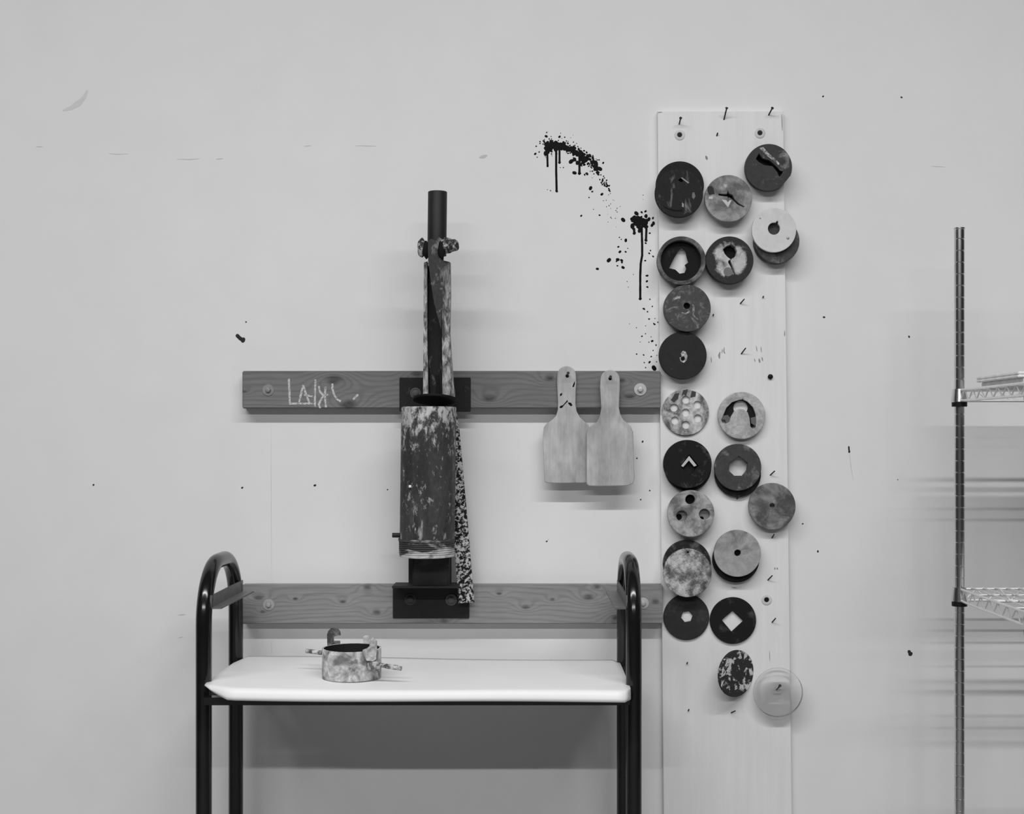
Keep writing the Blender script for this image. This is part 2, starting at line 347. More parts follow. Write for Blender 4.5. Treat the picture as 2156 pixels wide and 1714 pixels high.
# ------------------------------------------------------------------ board screws, nails
NAILM = plain('rusty_nail', 48, .6, .3)
boardfix = [(1431, 284), (1600, 280), (1614, 1263)]
for i, (x, y) in enumerate(boardfix):
    r = empty('board_screw', P(x, y, BT)); s = S(BT)
    me = lathe_me([(5.2*s, 0), (11*s, 0), (11*s, .0008), (10*s, .0014), (6*s, .0014), (5.2*s, .0006)], 40, True); me.transform(FACE); put('washer', me, plain('painted_washer', 172, .6), r)
    me = lathe_me([(.0001, 0), (5.3*s, 0), (5.0*s, .0006), (2*s, .0008), (1.5*s, .0002)], 24); me.transform(FACE); put('screw_head', me, plain('black_screw', 22, .5), r)
    tag(r, ['dark screw in a pale washer at the upper left of the white board', 'dark screw in a pale washer above the bow tie slot die', 'dark screw in a pale washer on the board, right of the plaster mottled mesh die'][i], 'screw')
def nail(x0, y0, x1, y1, label, out=.022, base=BT, rpx=1.7, head=True, m=None):
    a = P(x0, y0, base-.002); b_ = P(x1, y1, base+out)
    d = (b_-a); ln = d.length
    pr = [(rpx*.001, 0), (rpx*.001, ln)]+([(rpx*.0021, ln), (rpx*.0021, ln+.0013)] if head else [])
    me = lathe_me(pr, 14); q = Vector((0, 0, 1)).rotation_difference(d.normalized()).to_matrix().to_4x4(); me.transform(q)
    return tag(put('nail', me, m or NAILM, loc=a), label, 'nail')
nail(1430, 262, 1433, 249, 'dark nail driven above the upper left screw of the white board')
nail(1524, 253, 1530, 228, 'longest slanting nail at the top edge of the white board')
nail(1618, 243, 1626, 228, 'dark slanting nail at the top right corner of the white board')
nail(1509, 287, 1511, 280, 'short nail stub between the two upper screws of the board', .006, head=False)
for (a, b_, c, d, l) in [(1558, 640, 1567, 630, 'short slanting nail on the board below the die with a round head cut-out'), (1560, 746, 1570, 733, 'slanting nail on the bare middle of the board, right of the blackest small holed die'),
                     (1621, 1001, 1631, 992, 'slanting nail just above the grey die at the board right edge'), (1551, 1051, 1556, 1044, 'nail tip showing below the rounded square die'),
                     (1625, 1133, 1630, 1125, 'nail just below the grey die at the board right edge'), (1616, 1222, 1626, 1212, 'nail above the lowest screw and washer on the board'),
                     (1625, 1311, 1633, 1302, 'nail below the lowest screw and washer on the board'), (1539, 1501, 1548, 1497, 'bent nail below the white blotched oval die')]:
    nail(a, b_, c, d, l, .016, head=False, rpx=1.5)
for (a, b_, l) in [(1501, 664, 'nail stub to the right of the scratched grey die'), (1606, 626, 'tiny nail stub below the pale holed die pair'), (1446, 1397, 'nail stub below the hexagon holed die'), (1449, 1496, 'lowest faint nail stub near the board left edge')]:
    nail(a, b_+1, a+1.5, b_-2, l, .006, head=False, rpx=1.6)
o = put('knob_screw', spheroid_me(.0062, .004, .0062, 2, .1), plain('black_knob', 20, .6), loc=P(1622, 793, BT+.003)); tag(o, 'round black screw head alone on the bare right side of the board', 'screw')
for (x, y, k) in [(1520, 742, 3), (1513, 748, 2.2), (1598, 755, 2), (1497, 756, 1.5)]: pass

# ------------------------------------------------------------------ round dies
def c3(*pts): return [(1360+x/4.08, 200+y/4.08) for x, y in pts]
def c4b(*pts): return [(1360+x/4.08, 580+y/4.08) for x, y in pts]
def c5(*pts): return [(1360+x/4.08, 900+y/4.08) for x, y in pts]
def pcirc(cx, cy, r, n=32): return [(cx+r*math.cos(2*PI*i/n), cy+r*math.sin(2*PI*i/n)) for i in range(n)]
def die(px, py, r, off, thick, m, label, holes=(), tilt=(0, 0), rim=None, outline=None, bev=.0015, name='extruder_die'):
    """off: distance of the die's FRONT face centre from the wall"""
    s = S(off); c = P(px, py, off-thick/2)
    f = lambda pts: [((x-px)*s, -(y-py)*s) for x, y in pts]
    out = f(outline) if outline else circ(0, 0, r*s, 72)
    me = plate_me([out]+[f(h) for h in holes], thick, bev)
    o = put(name, me, m, loc=c, rot=(tilt[0], 0, tilt[1]))
    tag(o, label, 'die')
    return o
def sub(o, name, px, py, off, outlines, thick, m, bev=.0004, label=None):
    """part of a die: front face at off; outlines in px"""
    s = S(off); c = P(px, py, off-thick/2)
    me = plate_me([[((x-px)*s, -(y-py)*s) for x, y in h] for h in outlines], thick, bev)
    ch = put(name, me, m, o); ch.location = c-o.location
    if label: ch['label'] = label
    return ch
BLK = plain('flat_black', 18, .8)  # flat black for dark fittings; also paints the shade inside die holes
# 1 bow tie slot
m1 = mottle('worn_iron_streak', 58, 120, 26, .60, .74, var=.18)
o = die(1617, 354, 48, .052, .020, m1, 'dark die with a slanting bow tie slot at the top right of the board', [c3((965, 500), (1000, 545), (1060, 565), (1100, 600), (1150, 650), (1182, 660), (1165, 690), (1140, 722), (1120, 670), (1080, 622), (1010, 612), (960, 582), (935, 555))],
        outline=[p for p in pcirc(1617, 354, 48, 72) if (p[0]-1617)*.78+(p[1]-354)*.62 < 45.5], tilt=(.05, -.05))
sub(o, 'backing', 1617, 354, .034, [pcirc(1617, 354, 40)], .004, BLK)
def c1s(*p): return c3(*p)
sub(o, 'clay_smear', 1628, 335, .0526, [c3((975, 455), (1010, 448), (1060, 505), (1115, 550), (1150, 590), (1140, 602), (1090, 560), (1040, 520))], .0006, mottle('dry_clay', 78, 165, 90, .42, .6), .0001, 'pale streak of dried clay')
# 2 tall dark pair
die(1431, 391, 49.5, .038, .010, mottle('black_iron', 34, 74, 40, .6, .75), 'black die mostly hidden behind the large scratched black die at the board left edge')
o = die(1429, 408, 49.5, .054, .013, mottle('scratched_black_iron', 36, 105, 34, .56, .74, stretch=(1.6, 1, .7)), 'large scratched black die at the board left edge, higher of that column', [c3((265, 735), (300, 710), (325, 745), (300, 760))], tilt=(.0, 0))
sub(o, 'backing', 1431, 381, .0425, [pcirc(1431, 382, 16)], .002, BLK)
sub(o, 'clay_smear', 1436, 381, .0546, [c3((300, 712), (310, 708), (372, 752), (362, 760))], .0006, plain('grey_clay', 120), .0001)
sub(o, 'clay_smear', 1459, 410, .0546, [c3((398, 840), (415, 835), (425, 870), (410, 895), (395, 880))], .0006, plain('grey_clay_b', 95), .0001)
sub(o, 'clay_smear', 1437, 429, .0546, [c3((310, 925), (325, 935), (325, 965), (310, 960))], .0006, plain('grey_clay_c', 130), .0001)
sub(o, 'groove', 1418, 440, .0546, [c3((150, 955), (200, 975), (260, 988), (315, 985), (312, 1000), (240, 998), (165, 972))], .0006, BLK, .0001)
# 3 cross slot
o = die(1533, 419, 48.5, .050, .014, mottle('grey_iron', 88, 130, 22, .47, .66, gz=(.03, -.045, .12), var=.2), 'grey die with a small crossed slot and a pale triangular clay smear',
        [c3((612, 848), (690, 850), (700, 812), (716, 848), (745, 860), (760, 895), (800, 935), (850, 962), (840, 978), (780, 950), (735, 905), (712, 890), (704, 922), (694, 882), (618, 872))], tilt=(-.04, 0))
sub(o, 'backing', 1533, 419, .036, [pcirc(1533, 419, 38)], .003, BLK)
sub(o, 'clay_smear', 1532, 428, .0506, [c3((650, 900), (690, 905), (703, 925), (720, 905), (735, 905), (705, 968))], .0006, plain('pale_clay', 165), .0001)
sub(o, 'clay_smear', 1495, 415, .0506, [c3((540, 875), (575, 870), (572, 895), (540, 893))], .0006, plain('pale_clay_b', 165), .0001)
sub(o, 'clay_smear', 1527, 390, .0506, [c3((665, 765), (700, 770), (690, 798), (672, 790))], .0006, plain('pale_clay_c', 150), .0001)
sub(o, 'grime', 1495, 400, .0506, [c3((530, 790), (560, 780), (580, 800), (590, 850), (545, 860), (530, 830))], .0006, plain('dark_grime', 45), .0001)
# 4 pale pair
die(1634, 509, 46, .050, .028, mottle('brown_iron', 62, 95, 30, .5, .65), 'thick dark die hanging behind the palest perforated die')
nk = [(1629+14*math.cos(a), 482+14*math.sin(a)) for a in [2*PI*i/32 for i in range(32)]]
k = min(range(32), key=lambda i: abs(math.degrees(2*PI*i/32)-290)); nk[k] = (1635, 464); nk[k+1] = (1639, 466)
o = die(1629, 485, 45.5, .064, .010, mottle('pale_plastic', 176, 186, 20, .4, .7, var=.05, bump=.1), 'palest round die with a centre hole and two tiny screw holes', [nk, pcirc(1599.5, 461.5, 3.2, 12)], tilt=(.03, 0))
me = lathe_me([(.0001, 0), (.0036, 0), (.003, .0012), (.001, .0016)], 16); me.transform(FACE); put('screw', me, METAL, o, P(1659, 501, .0641)-o.location)
# 5 ring die
o = die(1434, 550, 50, .050, .022, mottle('grey_rim', 62, 105, 30, .45, .65), 'deep rimmed black die with a tall pale figure shaped opening', [pcirc(1433, 550, 44, 64)])
sub(o, 'die_plate', 1433, 550, .034, [pcirc(1433, 550, 44.5, 64), c3((310, 1312), (342, 1340), (350, 1390), (366, 1440), (335, 1462), (350, 1490), (332, 1530), (288, 1538), (250, 1503), (195, 1490), (240, 1400), (285, 1325))], .008, mottle('black_plate', 20, 45, 30, .58, .7))
# 6
sh6 = c3((650, 1330), (690, 1295), (720, 1285), (727, 1265), (738, 1287), (768, 1310), (782, 1350), (770, 1395), (738, 1415), (728, 1432), (748, 1490), (770, 1550), (750, 1556), (738, 1530), (715, 1480), (695, 1445), (700, 1425), (715, 1418), (690, 1400), (665, 1370))
o = die(1535, 549, 49, .052, .020, mottle('rubbed_iron', 48, 158, 30, .34, .52, radial=(.034, .052, -.32), var=.2), 'die with a light rubbed centre, dark rim and keyhole shaped opening', [sh6], tilt=(-.05, .03))
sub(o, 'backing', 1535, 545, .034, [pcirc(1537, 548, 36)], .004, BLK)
sub(o, 'plug', 1533, 572, .0526, [pcirc(1532.5, 573, 9.5)], .0008, plain('grey_plug', 98), .0001)
# 7
o = die(1446, 650, 48, .058, .026, mottle('scratched_iron', 68, 128, 24, .54, .76, dist=2, var=.2), 'scratched mid grey die with one small hole, just under the deep rimmed die', [pcirc(1445, 645, 8)])
sub(o, 'backing', 1445, 645, .046, [pcirc(1445, 645, 12)], .003, BLK)  # black disc put behind the hole to paint its depth dark
sub(o, 'clay_smear', 1428, 626, .0586, [c4b((235, 195), (270, 172), (298, 178), (292, 200), (262, 202), (245, 215))], .0006, mottle('clay_a', 90, 165, 160, .4, .6), .0001)
sub(o, 'clay_smear', 1448, 658, .0586, [c4b((300, 316), (345, 322), (370, 305), (372, 318), (345, 334), (305, 322))], .0006, mottle('clay_b', 90, 165, 160, .4, .6), .0001)
sub(o, 'clay_smear', 1460, 660, .0586, [c4b((395, 240), (418, 262), (420, 300), (410, 335), (455, 380), (450, 388), (400, 345), (400, 300), (402, 268))], .0006, mottle('clay_c', 80, 130, 160, .4, .6), .0001)
# 8
o = die(1437, 749, 49, .048, .016, mottle('soot_iron', 42, 72, 24, .64, .78, var=.15), 'sooty black die with a tiny pale ringed hole at the board left edge')
sub(o, 'washer', 1438, 750, .0492, [c4b((318, 648), (340, 655), (356, 690), (350, 728), (325, 750), (300, 740), (290, 705), (310, 700), (300, 670)), pcirc(1437.5, 755, 4.8, 16)], .0012, mottle('pale_ring', 110, 175, 120, .4, .6), .0003)
sub(o, 'hole_plug', 1437.5, 755, .0486, [pcirc(1437.5, 755, 5, 16)], .0008, BLK, .0001)
# 9 seven holes
o = die(1443, 868, 48, .025, .004, mottle('streaked_plate', 82, 170, 34, .40, .62, stretch=(1, 1, .8), var=.25), 'mottled flat die perforated with seven round holes',
        [pcirc(x, y, 9.3, 24) for x, y in ((1444, 842), (1468, 852.5), (1419, 858.7), (1443.6, 869), (1469, 881), (1421, 885.6), (1444, 895))])
for q in (((305, 1040), (320, 985), (360, 978), (345, 1035), (325, 1020)), ((380, 1050), (395, 990), (430, 1000), (425, 1040)), ((215, 1070), (250, 1015), (285, 1010), (275, 1060), (240, 1090))):
    sub(o, 'grime', 1443, 868, .0256, [c4b(*q)], .0006, plain('grime', 62), .0001)
# 10 arch
arch = [(655, 1205), (685, 1135), (735, 1085), (800, 1065), (822, 1062), (829, 1040), (838, 1064), (875, 1082), (922, 1130), (945, 1190), (950, 1250), (945, 1310), (915, 1325), (890, 1300), (885, 1230), (868, 1180), (835, 1155), (800, 1152), (762, 1168), (735, 1210), (718, 1262), (690, 1278), (650, 1272), (640, 1240)]
o = die(1561, 875, 48.5, .036, .010, mottle('sandy_plate', 128, 160, 40, .4, .65, var=.2), 'pale gritty die with a dark arched opening around a domed centre', [c4b(*arch)])
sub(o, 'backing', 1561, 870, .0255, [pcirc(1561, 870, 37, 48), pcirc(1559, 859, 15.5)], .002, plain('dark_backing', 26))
for q in (((655, 1210), (700, 1200), (725, 1225), (715, 1265), (690, 1275), (680, 1240), (650, 1235)), ((900, 1225), (940, 1215), (950, 1270), (935, 1290), (905, 1270))):
    sub(o, 'clay_smear', 1561, 875, .0335, [c4b(*q)], .006, plain('mid_clay', 88))
# 11 dark pair
die(1448, 985, 48, .034, .010, mottle('old_iron', 42, 80, 30, .55, .7), 'dark die edge showing beneath the black die with a white chevron')
o = die(1447, 977, 49.5, .052, .016, mottle('oily_iron', 26, 84, 26, .56, .76, var=.2), 'black die whose square hole shows a pale chevron', [[(1450.5, 955), (1472, 981), (1450, 1004), (1430, 981)]])
sub(o, 'backing', 1450, 980, .0375, [pcirc(1450, 980, 30)], .003, plain('dark_well', 30))
sub(o, 'chevron', 1450, 972, .050, [[(1450.5, 960.5), (1466, 980), (1461, 982), (1450, 969), (1438, 983), (1434, 981)]], .009, plain('lit_edge', 165))  # pale prism paints the lit edge of the die behind
# 12
die(1553, 998, 47.5, .030, .010, mottle('black_disc', 26, 45, 30, .5, .7), 'black die hanging behind and below the die with a rounded square hole', [pcirc(1553, 984, 23, 32)])
o = die(1553, 984, 48, .042, .011, mottle('brown_grey_iron', 62, 112, 28, .55, .72, var=.2), 'dark grey die with a large rounded square hole, right of the chevron die',
        [[(1555, 959), (1575, 974), (1573, 990), (1563, 1003), (1545, 1003), (1533, 992), (1534, 975)]])
# 13 three holes
o = die(1454, 1081, 48, .050, .014, mottle('clayey_plate', 92, 146, 26, .42, .6, var=.2), 'light mottled die with three round holes', [pcirc(1452.5, 1051.5, 11.5), pcirc(1434.8, 1086.3, 12.8), pcirc(1482.5, 1082.6, 12.8)])
sub(o, 'backing', 1457, 1075, .037, [pcirc(1457, 1073, 38, 48), pcirc(1452, 1051, 10.5), pcirc(1429, 1088.5, 7), pcirc(1477, 1092, 5)], .004, plain('mid_backing', 105))
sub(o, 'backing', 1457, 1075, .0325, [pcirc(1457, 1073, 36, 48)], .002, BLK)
# 14
die(1625, 1066, 48, .042, .012, mottle('flat_grey_iron', 72, 122, 22, .46, .70, radial=(.02, .05, .05), var=.2), 'plain grey die with a pinhole, overhanging the board right edge', [pcirc(1625, 1064.5, 6.6, 20)], tilt=(-.02, 0))
# 15 mesh pair
die(1446, 1187, 49, .036, .012, mottle('iron_back', 38, 84, 26, .52, .66), 'dark die showing as a crescent above the plaster mottled mesh die')
def mesh_mat():
    m, nt, b = principled('clogged_mesh', .8)
    v, sp = coords(nt, (4, 0, 0), (1, 1, 1), (0, .6, 0)); 
    sx = nt.nodes.new('ShaderNodeSeparateXYZ'); nt.links.new(v, sx.inputs[0])
    gx = math_n(nt, 'SINE', math_n(nt, 'MULTIPLY', sx.outputs['X'], 2200)); gz = math_n(nt, 'SINE', math_n(nt, 'MULTIPLY', sx.outputs['Z'], 2600))
    n = noise_n(nt, v, 42, 5, .6)
    val = math_n(nt, 'ADD', n, math_n(nt, 'MULTIPLY', math_n(nt, 'MULTIPLY', gx, gz), .17))
    val = math_n(nt, 'ADD', val, maprange(nt, noise_n(nt, v, 240, 3), .3, .7, -.05, .05))
    grey_to(nt, maprange(nt, val, .40, .66, A(70), A(188)), b); bump_to(nt, val, b, .6, .002); return m
o = die(1447, 1206, 49.5, .062, .016, mesh_mat(), 'plaster mottled mesh die, the whitest crusted one at the board left edge', [pcirc(1447.5, 1162, 3.4, 14)], tilt=(.05, 0))
sub(o, 'backing', 1447, 1162, .0475, [pcirc(1447.5, 1163, 6, 14)], .001, BLK, .0002)
# 16 with a black disc added for its shade
die(1549, 1177, 48, .036, .012, mottle('shade_under', 22, 40, 30, .5, .7), 'black disc added as the shaded crescent beneath the sandy grey die')  # added disc; its black stands for the shaded side and cast shadow
o = die(1552, 1165, 48, .052, .012, mottle('sandy_iron', 88, 134, 20, .4, .6, gz=(.045, -.02, .16), var=.2), 'sandy grey die with one small dark centre hole, level with the mesh die', [pcirc(1552.5, 1164, 8.2, 24)])
sub(o, 'backing', 1552, 1164, .0385, [pcirc(1552.5, 1164, 12)], .002, BLK)  # black disc darkens the hole as painted shade
# 17 hexagon
die(1445, 1299, 47, .025, .005, mottle('smooth_dark_iron', 46, 66, 30, .55, .75, var=.12), 'dark die with a hexagonal hole under the crusted mesh die', [[(1446+14*math.cos(PI/6+.35+PI/3*i), 1298+14*math.sin(PI/6+.35+PI/3*i)) for i in range(6)]])
# 18 square
die(1543, 1306, 47.5, .026, .006, mottle('black_flat_iron', 26, 72, 26, .55, .74, var=.2), 'black die with a large white diamond shaped opening', [[(1542, 1284), (1566.5, 1307), (1540, 1331.5), (1517.5, 1305)]])
# 19 blotched, turned
o = die(1549, 1418, 48, .052, .008, mottle('blotched_enamel', 50, 175, 52, .53, .60, detail=3, var=.2), 'dark die blotched with white, turned sideways so it looks oval', tilt=(.02, .62))
nail(1549, 1418, 1550, 1417, 'nail holding the white blotched oval die', .012)
# 20 clear
def clear_mat():
    m = bpy.data.materials.new('clear_acrylic'); m.use_nodes = True; nt = m.node_tree
    for n in list(nt.nodes): nt.nodes.remove(n)
    out = nt.nodes.new('ShaderNodeOutputMaterial'); tr = nt.nodes.new('ShaderNodeBsdfTransparent'); gl = nt.nodes.new('ShaderNodeBsdfGlossy'); mx = nt.nodes.new('ShaderNodeMixShader'); fr = nt.nodes.new('ShaderNodeFresnel')
    tr.inputs[0].default_value = (.99, .99, .99, 1); gl.inputs['Roughness'].default_value = .12; fr.inputs[0].default_value = 1.3
    nt.links.new(fr.outputs[0], mx.inputs[0]); nt.links.new(tr.outputs[0], mx.inputs[1]); nt.links.new(gl.outputs[0], mx.inputs[2]); nt.links.new(mx.outputs[0], out.inputs[0]); return m
o = die(1638, 1458, 50, .046, .012, clear_mat(), 'clear acrylic die at the bottom right of the board', [pcirc(1638, 1452, 6, 20)], tilt=(.03, 0), bev=.002)
nail(1635, 1452, 1642, 1444, 'nail through the clear acrylic die', .034)

# ------------------------------------------------------------------ wooden paddles
def c5p(x, y): return (1100+x/5.04, 740+y/5.04)
def arc(cx, cy, r, a0, a1, n=14): return [(cx+r*math.cos(math.radians(a0+(a1-a0)*i/n)), cy+r*math.sin(math.radians(a0+(a1-a0)*i/n))) for i in range(n+1)]
pa = arc(468, 255, 90, 180, 360)+[(562, 330), (556, 420), (553, 560), (566, 640), (600, 700), (645, 745), (690, 785), (705, 830), (706, 1000), (702, 1200), (695, 1360), (680, 1386), (470, 1390), (270, 1388), (243, 1378), (240, 1300), (233, 1100), (228, 900), (236, 810), (262, 775), (320, 735), (365, 690), (385, 620), (386, 540), (380, 420), (376, 330)]
pb = arc(930, 300, 93, 180, 360)+[(1024, 380), (1018, 480), (1014, 600), (1028, 670), (1060, 730), (1100, 765), (1140, 800), (1164, 860), (1168, 1000), (1172, 1200), (1180, 1340), (1165, 1395), (1120, 1415), (1000, 1420), (800, 1422), (705, 1418), (690, 1400), (690, 1200), (690, 1000), (690, 870), (705, 820), (760, 780), (800, 755), (830, 690), (845, 600), (838, 480), (832, 380)]
def wood2(name, g, seed):
    m, nt, b = principled(name, .75)
    v, _ = coords(nt, (seed, 0, 0), (1, 1, .5)); v2, _ = coords(nt, (seed, 0, 3), (1, 1, .05), (0, .1, 0)); v3, _ = coords(nt, (seed+2, 0, 0), (1, 1, .4), (0, .75, 0))
    k = math_n(nt, 'MULTIPLY', maprange(nt, noise_n(nt, v, 15, 5), .3, .7, .70, 1.2), maprange(nt, noise_n(nt, v2, 200, 4), .3, .7, .92, 1.08))
    k = math_n(nt, 'MULTIPLY', k, maprange(nt, noise_n(nt, v3, 30, 5, .6, .6), .35, .68, .85, 1.18))
    grey_to(nt, math_n(nt, 'MULTIPLY', k, A(g)), b); bump_to(nt, noise_n(nt, v2, 200, 4), b, .1, .0005); return m
def paddle(pts, hole, off, g, seed, label, th=.009):
    s = S(off); q = [c5p(*p) for p in pts]; hc = c5p(*hole); cx_, cy_ = hc
    f = lambda l: [((x-cx_)*s, -(y-cy_)*s) for x, y in l]
    me = plate_me([f(q), f(pcirc(cx_, cy_, 5.3, 20))], th, .0022)
    o = put('wooden_paddle', me, wood2('paddle_wood', g, seed), loc=P(cx_, cy_, off-th/2), rot=(0, 0, 0))
    return tag(o, label, 'paddle')
p1 = paddle(pa, (475, 262), .0485, 150, 2, 'wooden paddle with dark marks on its handle, hung lower body behind its neighbour')
p2 = paddle(pb, (930, 290), .060, 150, 9, 'wooden paddle with a clean handle, overlapping its neighbour, nearer the dies board')
nail(c5p(475, 265)[0], c5p(475, 270)[1], c5p(485, 230)[0], c5p(485, 230)[1], 'nail holding the paddle with the marked handle', .030, RT)
nail(c5p(930, 290)[0], c5p(930, 298)[1], c5p(935, 270)[0], c5p(935, 270)[1], 'nail holding the paddle nearer the dies board', .036, RT)
for nm, (hx, hy) in ((p1, (475, 262)), (p2, (930, 290))):
    x, y = c5p(hx, hy); sub(nm, 'hole_shade', x, y, .041 if nm is p1 else .0525, [pcirc(x, y, 5.8)], .001, BLK, .0002)  # black disc fills each nail hole, painting the shade within
for q in (((555, 315), (572, 310), (565, 345), (545, 378), (530, 375), (540, 345)), ((400, 450), (422, 440), (418, 465), (398, 475)), ((478, 515), (482, 530), (450, 560), (420, 598), (395, 602), (398, 580), (430, 570)), ((485, 540), (515, 545), (530, 570), (515, 582), (488, 558))):
    if q[0][0] == 555: q = tuple((min(x, 556), y) for x, y in q)
    sub(p1, 'ink_mark', *c5p(*q[0]), .0489, [[c5p(*p) for p in q]], .0004, BLACKP, .0001)

# ------------------------------------------------------------------ wall mounted clay extruder
ex = empty('clay_extruder', P(905, 1300, RT))
tag(ex, 'wall mounted clay extruder with a clay crusted barrel bolted to both timber rails', 'clay extruder')
def part(name, me, m, loc=None, parent=ex, label=None, world=True):
    """me in world coordinates unless loc (world) is given"""
    base = Vector((0, 0, 0)); q = parent
    while q: base += q.location; q = q.parent
    o = put(name, me, m, parent); o.location = (Vector(loc) if loc is not None else Vector((0, 0, 0)))-base
    if label: o['label'] = label
    return o
def pxbox(x0, x1, y0, y1, off0, off1, bev=.0012, ref=None):
    """box whose front face (at off1) spans the given pixels; returns mesh centred + centre"""
    a = P(x0, y1, off1); b_ = P(x1, y0, off1); c = Vector(((a.x+b_.x)/2, -(off0+off1)/2, (a.z+b_.z)/2))
    return box_me(Vector((a.x, -off1, a.z))-c, Vector((b_.x, -off0, b_.z))-c, bev), c
def pbx(name, x0, x1, y0, y1, o0, o1, m, parent=ex, bev=.0012, label=None):
    me, c = pxbox(x0, x1, y0, y1, o0, o1, bev); return part(name, me, m, c, parent, label)
EP = .0006
PL = mottle('steel_plate', 36, 62, 40, .6, .75, var=.2)
pbx('mounting_plate', 841, 991, 795, 867, RT+EP, RT+.005, PL)
def exbolt(px, py, off, r, m):
    s = S(off); me = lathe_me([(.0001, 0), (r*s, 0), (r*s, .002), (r*s*.8, .0024), (r*s*.74, .0014), (.0001, .0014)], 36); me.transform(FACE)
    w_ = part('washer', me, m, P(px, py, off-.0002))
    h = lathe_me([(r*.5*s, 0), (r*.5*s, .005), (r*.3*s, .0062)], 20); h.transform(FACE); part('bolt_head', h, m, P(px, py, off+.001), w_)
exbolt(875, 828, RT+.005, 11.5, plain('dull_bolt', 78, .6)); 
pbx('mounting_plate', 827, 988, 1236, 1302, RT+EP, RT+.005, plain('lower_plate', 34, .6, .1, .3, .15))
pbx('flange', 825, 966, 1234, 1239, RT+.004, RT+.085, plain('flange_steel', 46, .6, .1, .3, .15))
exbolt(864, 1262, RT+.005, 12, plain('dark_bolt', 52, .6)); exbolt(950, 1263, RT+.005, 12, plain('dark_bolt_b', 74, .6))
me, c = pxbox(868, 945, 1160, 1236, .05, .112, .004); part('neck_tube', me, mottle('neck_steel', 44, 62, 14, .5, .7, var=.12), c)
# rear spine joining plates
pbx('back_spine', 860, 950, 868, 1234, RT+.006, .062, STEEL)
# barrel
boff = .142; bs = S(boff)
bz_t, bz_b = P(0, 858, boff-.06).z, P(0, 1140, boff).z
cxt, cxb = P(903.5, 860, boff).x, P(899.5, 1170, boff).x
R = 58.2*S(boff)*.995; Hh = bz_t-bz_b
prof = [(R*.93, 0), (R, 0), (R, Hh*.25), (R, Hh*.6), (R, Hh-.004), (R*.985, Hh-.001), (R*.95, Hh), (R*.93, Hh-.001), (R*.93, .3*Hh)]
me = lathe_me(prof, 72, True)
sh = Matrix.Identity(4); sh[0][2] = (cxt-cxb)/(bz_t-P(0, 1178, boff).z); me.transform(sh)
def barrel_mat():
    m, nt, b = principled('crusted_barrel', .6, .1, .3)
    v, sp = coords(nt, (7, 1, 0), (1, 1, .55), (0, .35, 0)); v2, _ = coords(nt, (1, 4, 2), (1, 1, .22))
    z = sp['Z']
    top = math_n(nt, 'POWER', maprange(nt, z, Hh*.55, Hh), 1.6)
    n = noise_n(nt, v, 70, 8, .75, .3)
    f = maprange(nt, math_n(nt, 'ADD', n, math_n(nt, 'MULTIPLY', top, .17)), .565, .66)
    smear = maprange(nt, noise_n(nt, v2, 16, 6, .6, .6), .45, .72)
    f2 = math_n(nt, 'MULTIPLY', smear, .10)
    bot = maprange(nt, math_n(nt, 'ADD', noise_n(nt, v2, 50, 4), maprange(nt, z, .07, 0, 0, .10)), .66, .74)
    ff = math_n(nt, 'MAXIMUM', math_n(nt, 'MAXIMUM', math_n(nt, 'MULTIPLY', f, .85), f2), math_n(nt, 'MULTIPLY', bot, .6), True)
    k = mixf(nt, ff, A(50), A(168)); k = math_n(nt, 'MULTIPLY', k, maprange(nt, noise_n(nt, v, 160, 3), .3, .7, .8, 1.2))
    grey_to(nt, k, b); bump_to(nt, ff, b, .5, .002); return m
brl = part('barrel', me, barrel_mat(), (cxb, -boff, bz_b))
# rim lip plate spots
me = box_me((-.0028, -.0008, -.0028), (.0028, .0008, .0028), .0004); part('clay_fleck', me, plain('white_fleck', 205), Vector((P(873, 1024, boff-R).x, 0, P(0, 1024, boff+R*.9).z))+Vector((0, -boff-R*.905, 0)), brl)
# ridged collar
c0, c1 = P(0, 1133, boff).z, P(0, 1172, boff).z
prof = [(R*.9, 0)]; n = 7
hc = c0-c1
prof += [(R*1.0, .001)]
for i in range(n):
    z = .004+(hc-.010)*i/n; dz = (hc-.010)/n
    prof += [(R*1.012, z), (R*1.012, z+dz*.55), (R*.985, z+dz*.6), (R*.985, z+dz*.95)]
prof += [(R*1.03, hc-.006), (R*1.03, hc), (R*.9, hc)]
me = lathe_me(prof, 72, True); part('barrel_collar', me, mottle('clay_collar', 62, 165, 30, .52, .66, stretch=(.5, .5, 1.6), gz=(.022, 0, .16), var=.25), (cxb-.001, -boff, c1), label='ridged collar with clay in its grooves')
me = lathe_me([(.0001, 0), (.0055, 0), (.0055, .020), (.009, .020), (.009, .030), (.0001, .030)], 16); me.transform(Matrix.Rotation(PI/2, 4, 'Y'))
part('side_screw', me, STEEL, P(826, 1127, boff)+Vector((0, 0, 0)))
# plunger plate (underside visible, tilted)
me = lathe_me([(.0001, 0), (46*bs, 0), (47*bs, .002), (47*bs, .005), (.0001, .005)], 56)
pp = part('plunger_plate', me, plain('black_plunger', 20, .7), P(916, 844, .150)); pp.rotation_euler = (math.radians(-11.5), math.radians(1.2), 0)
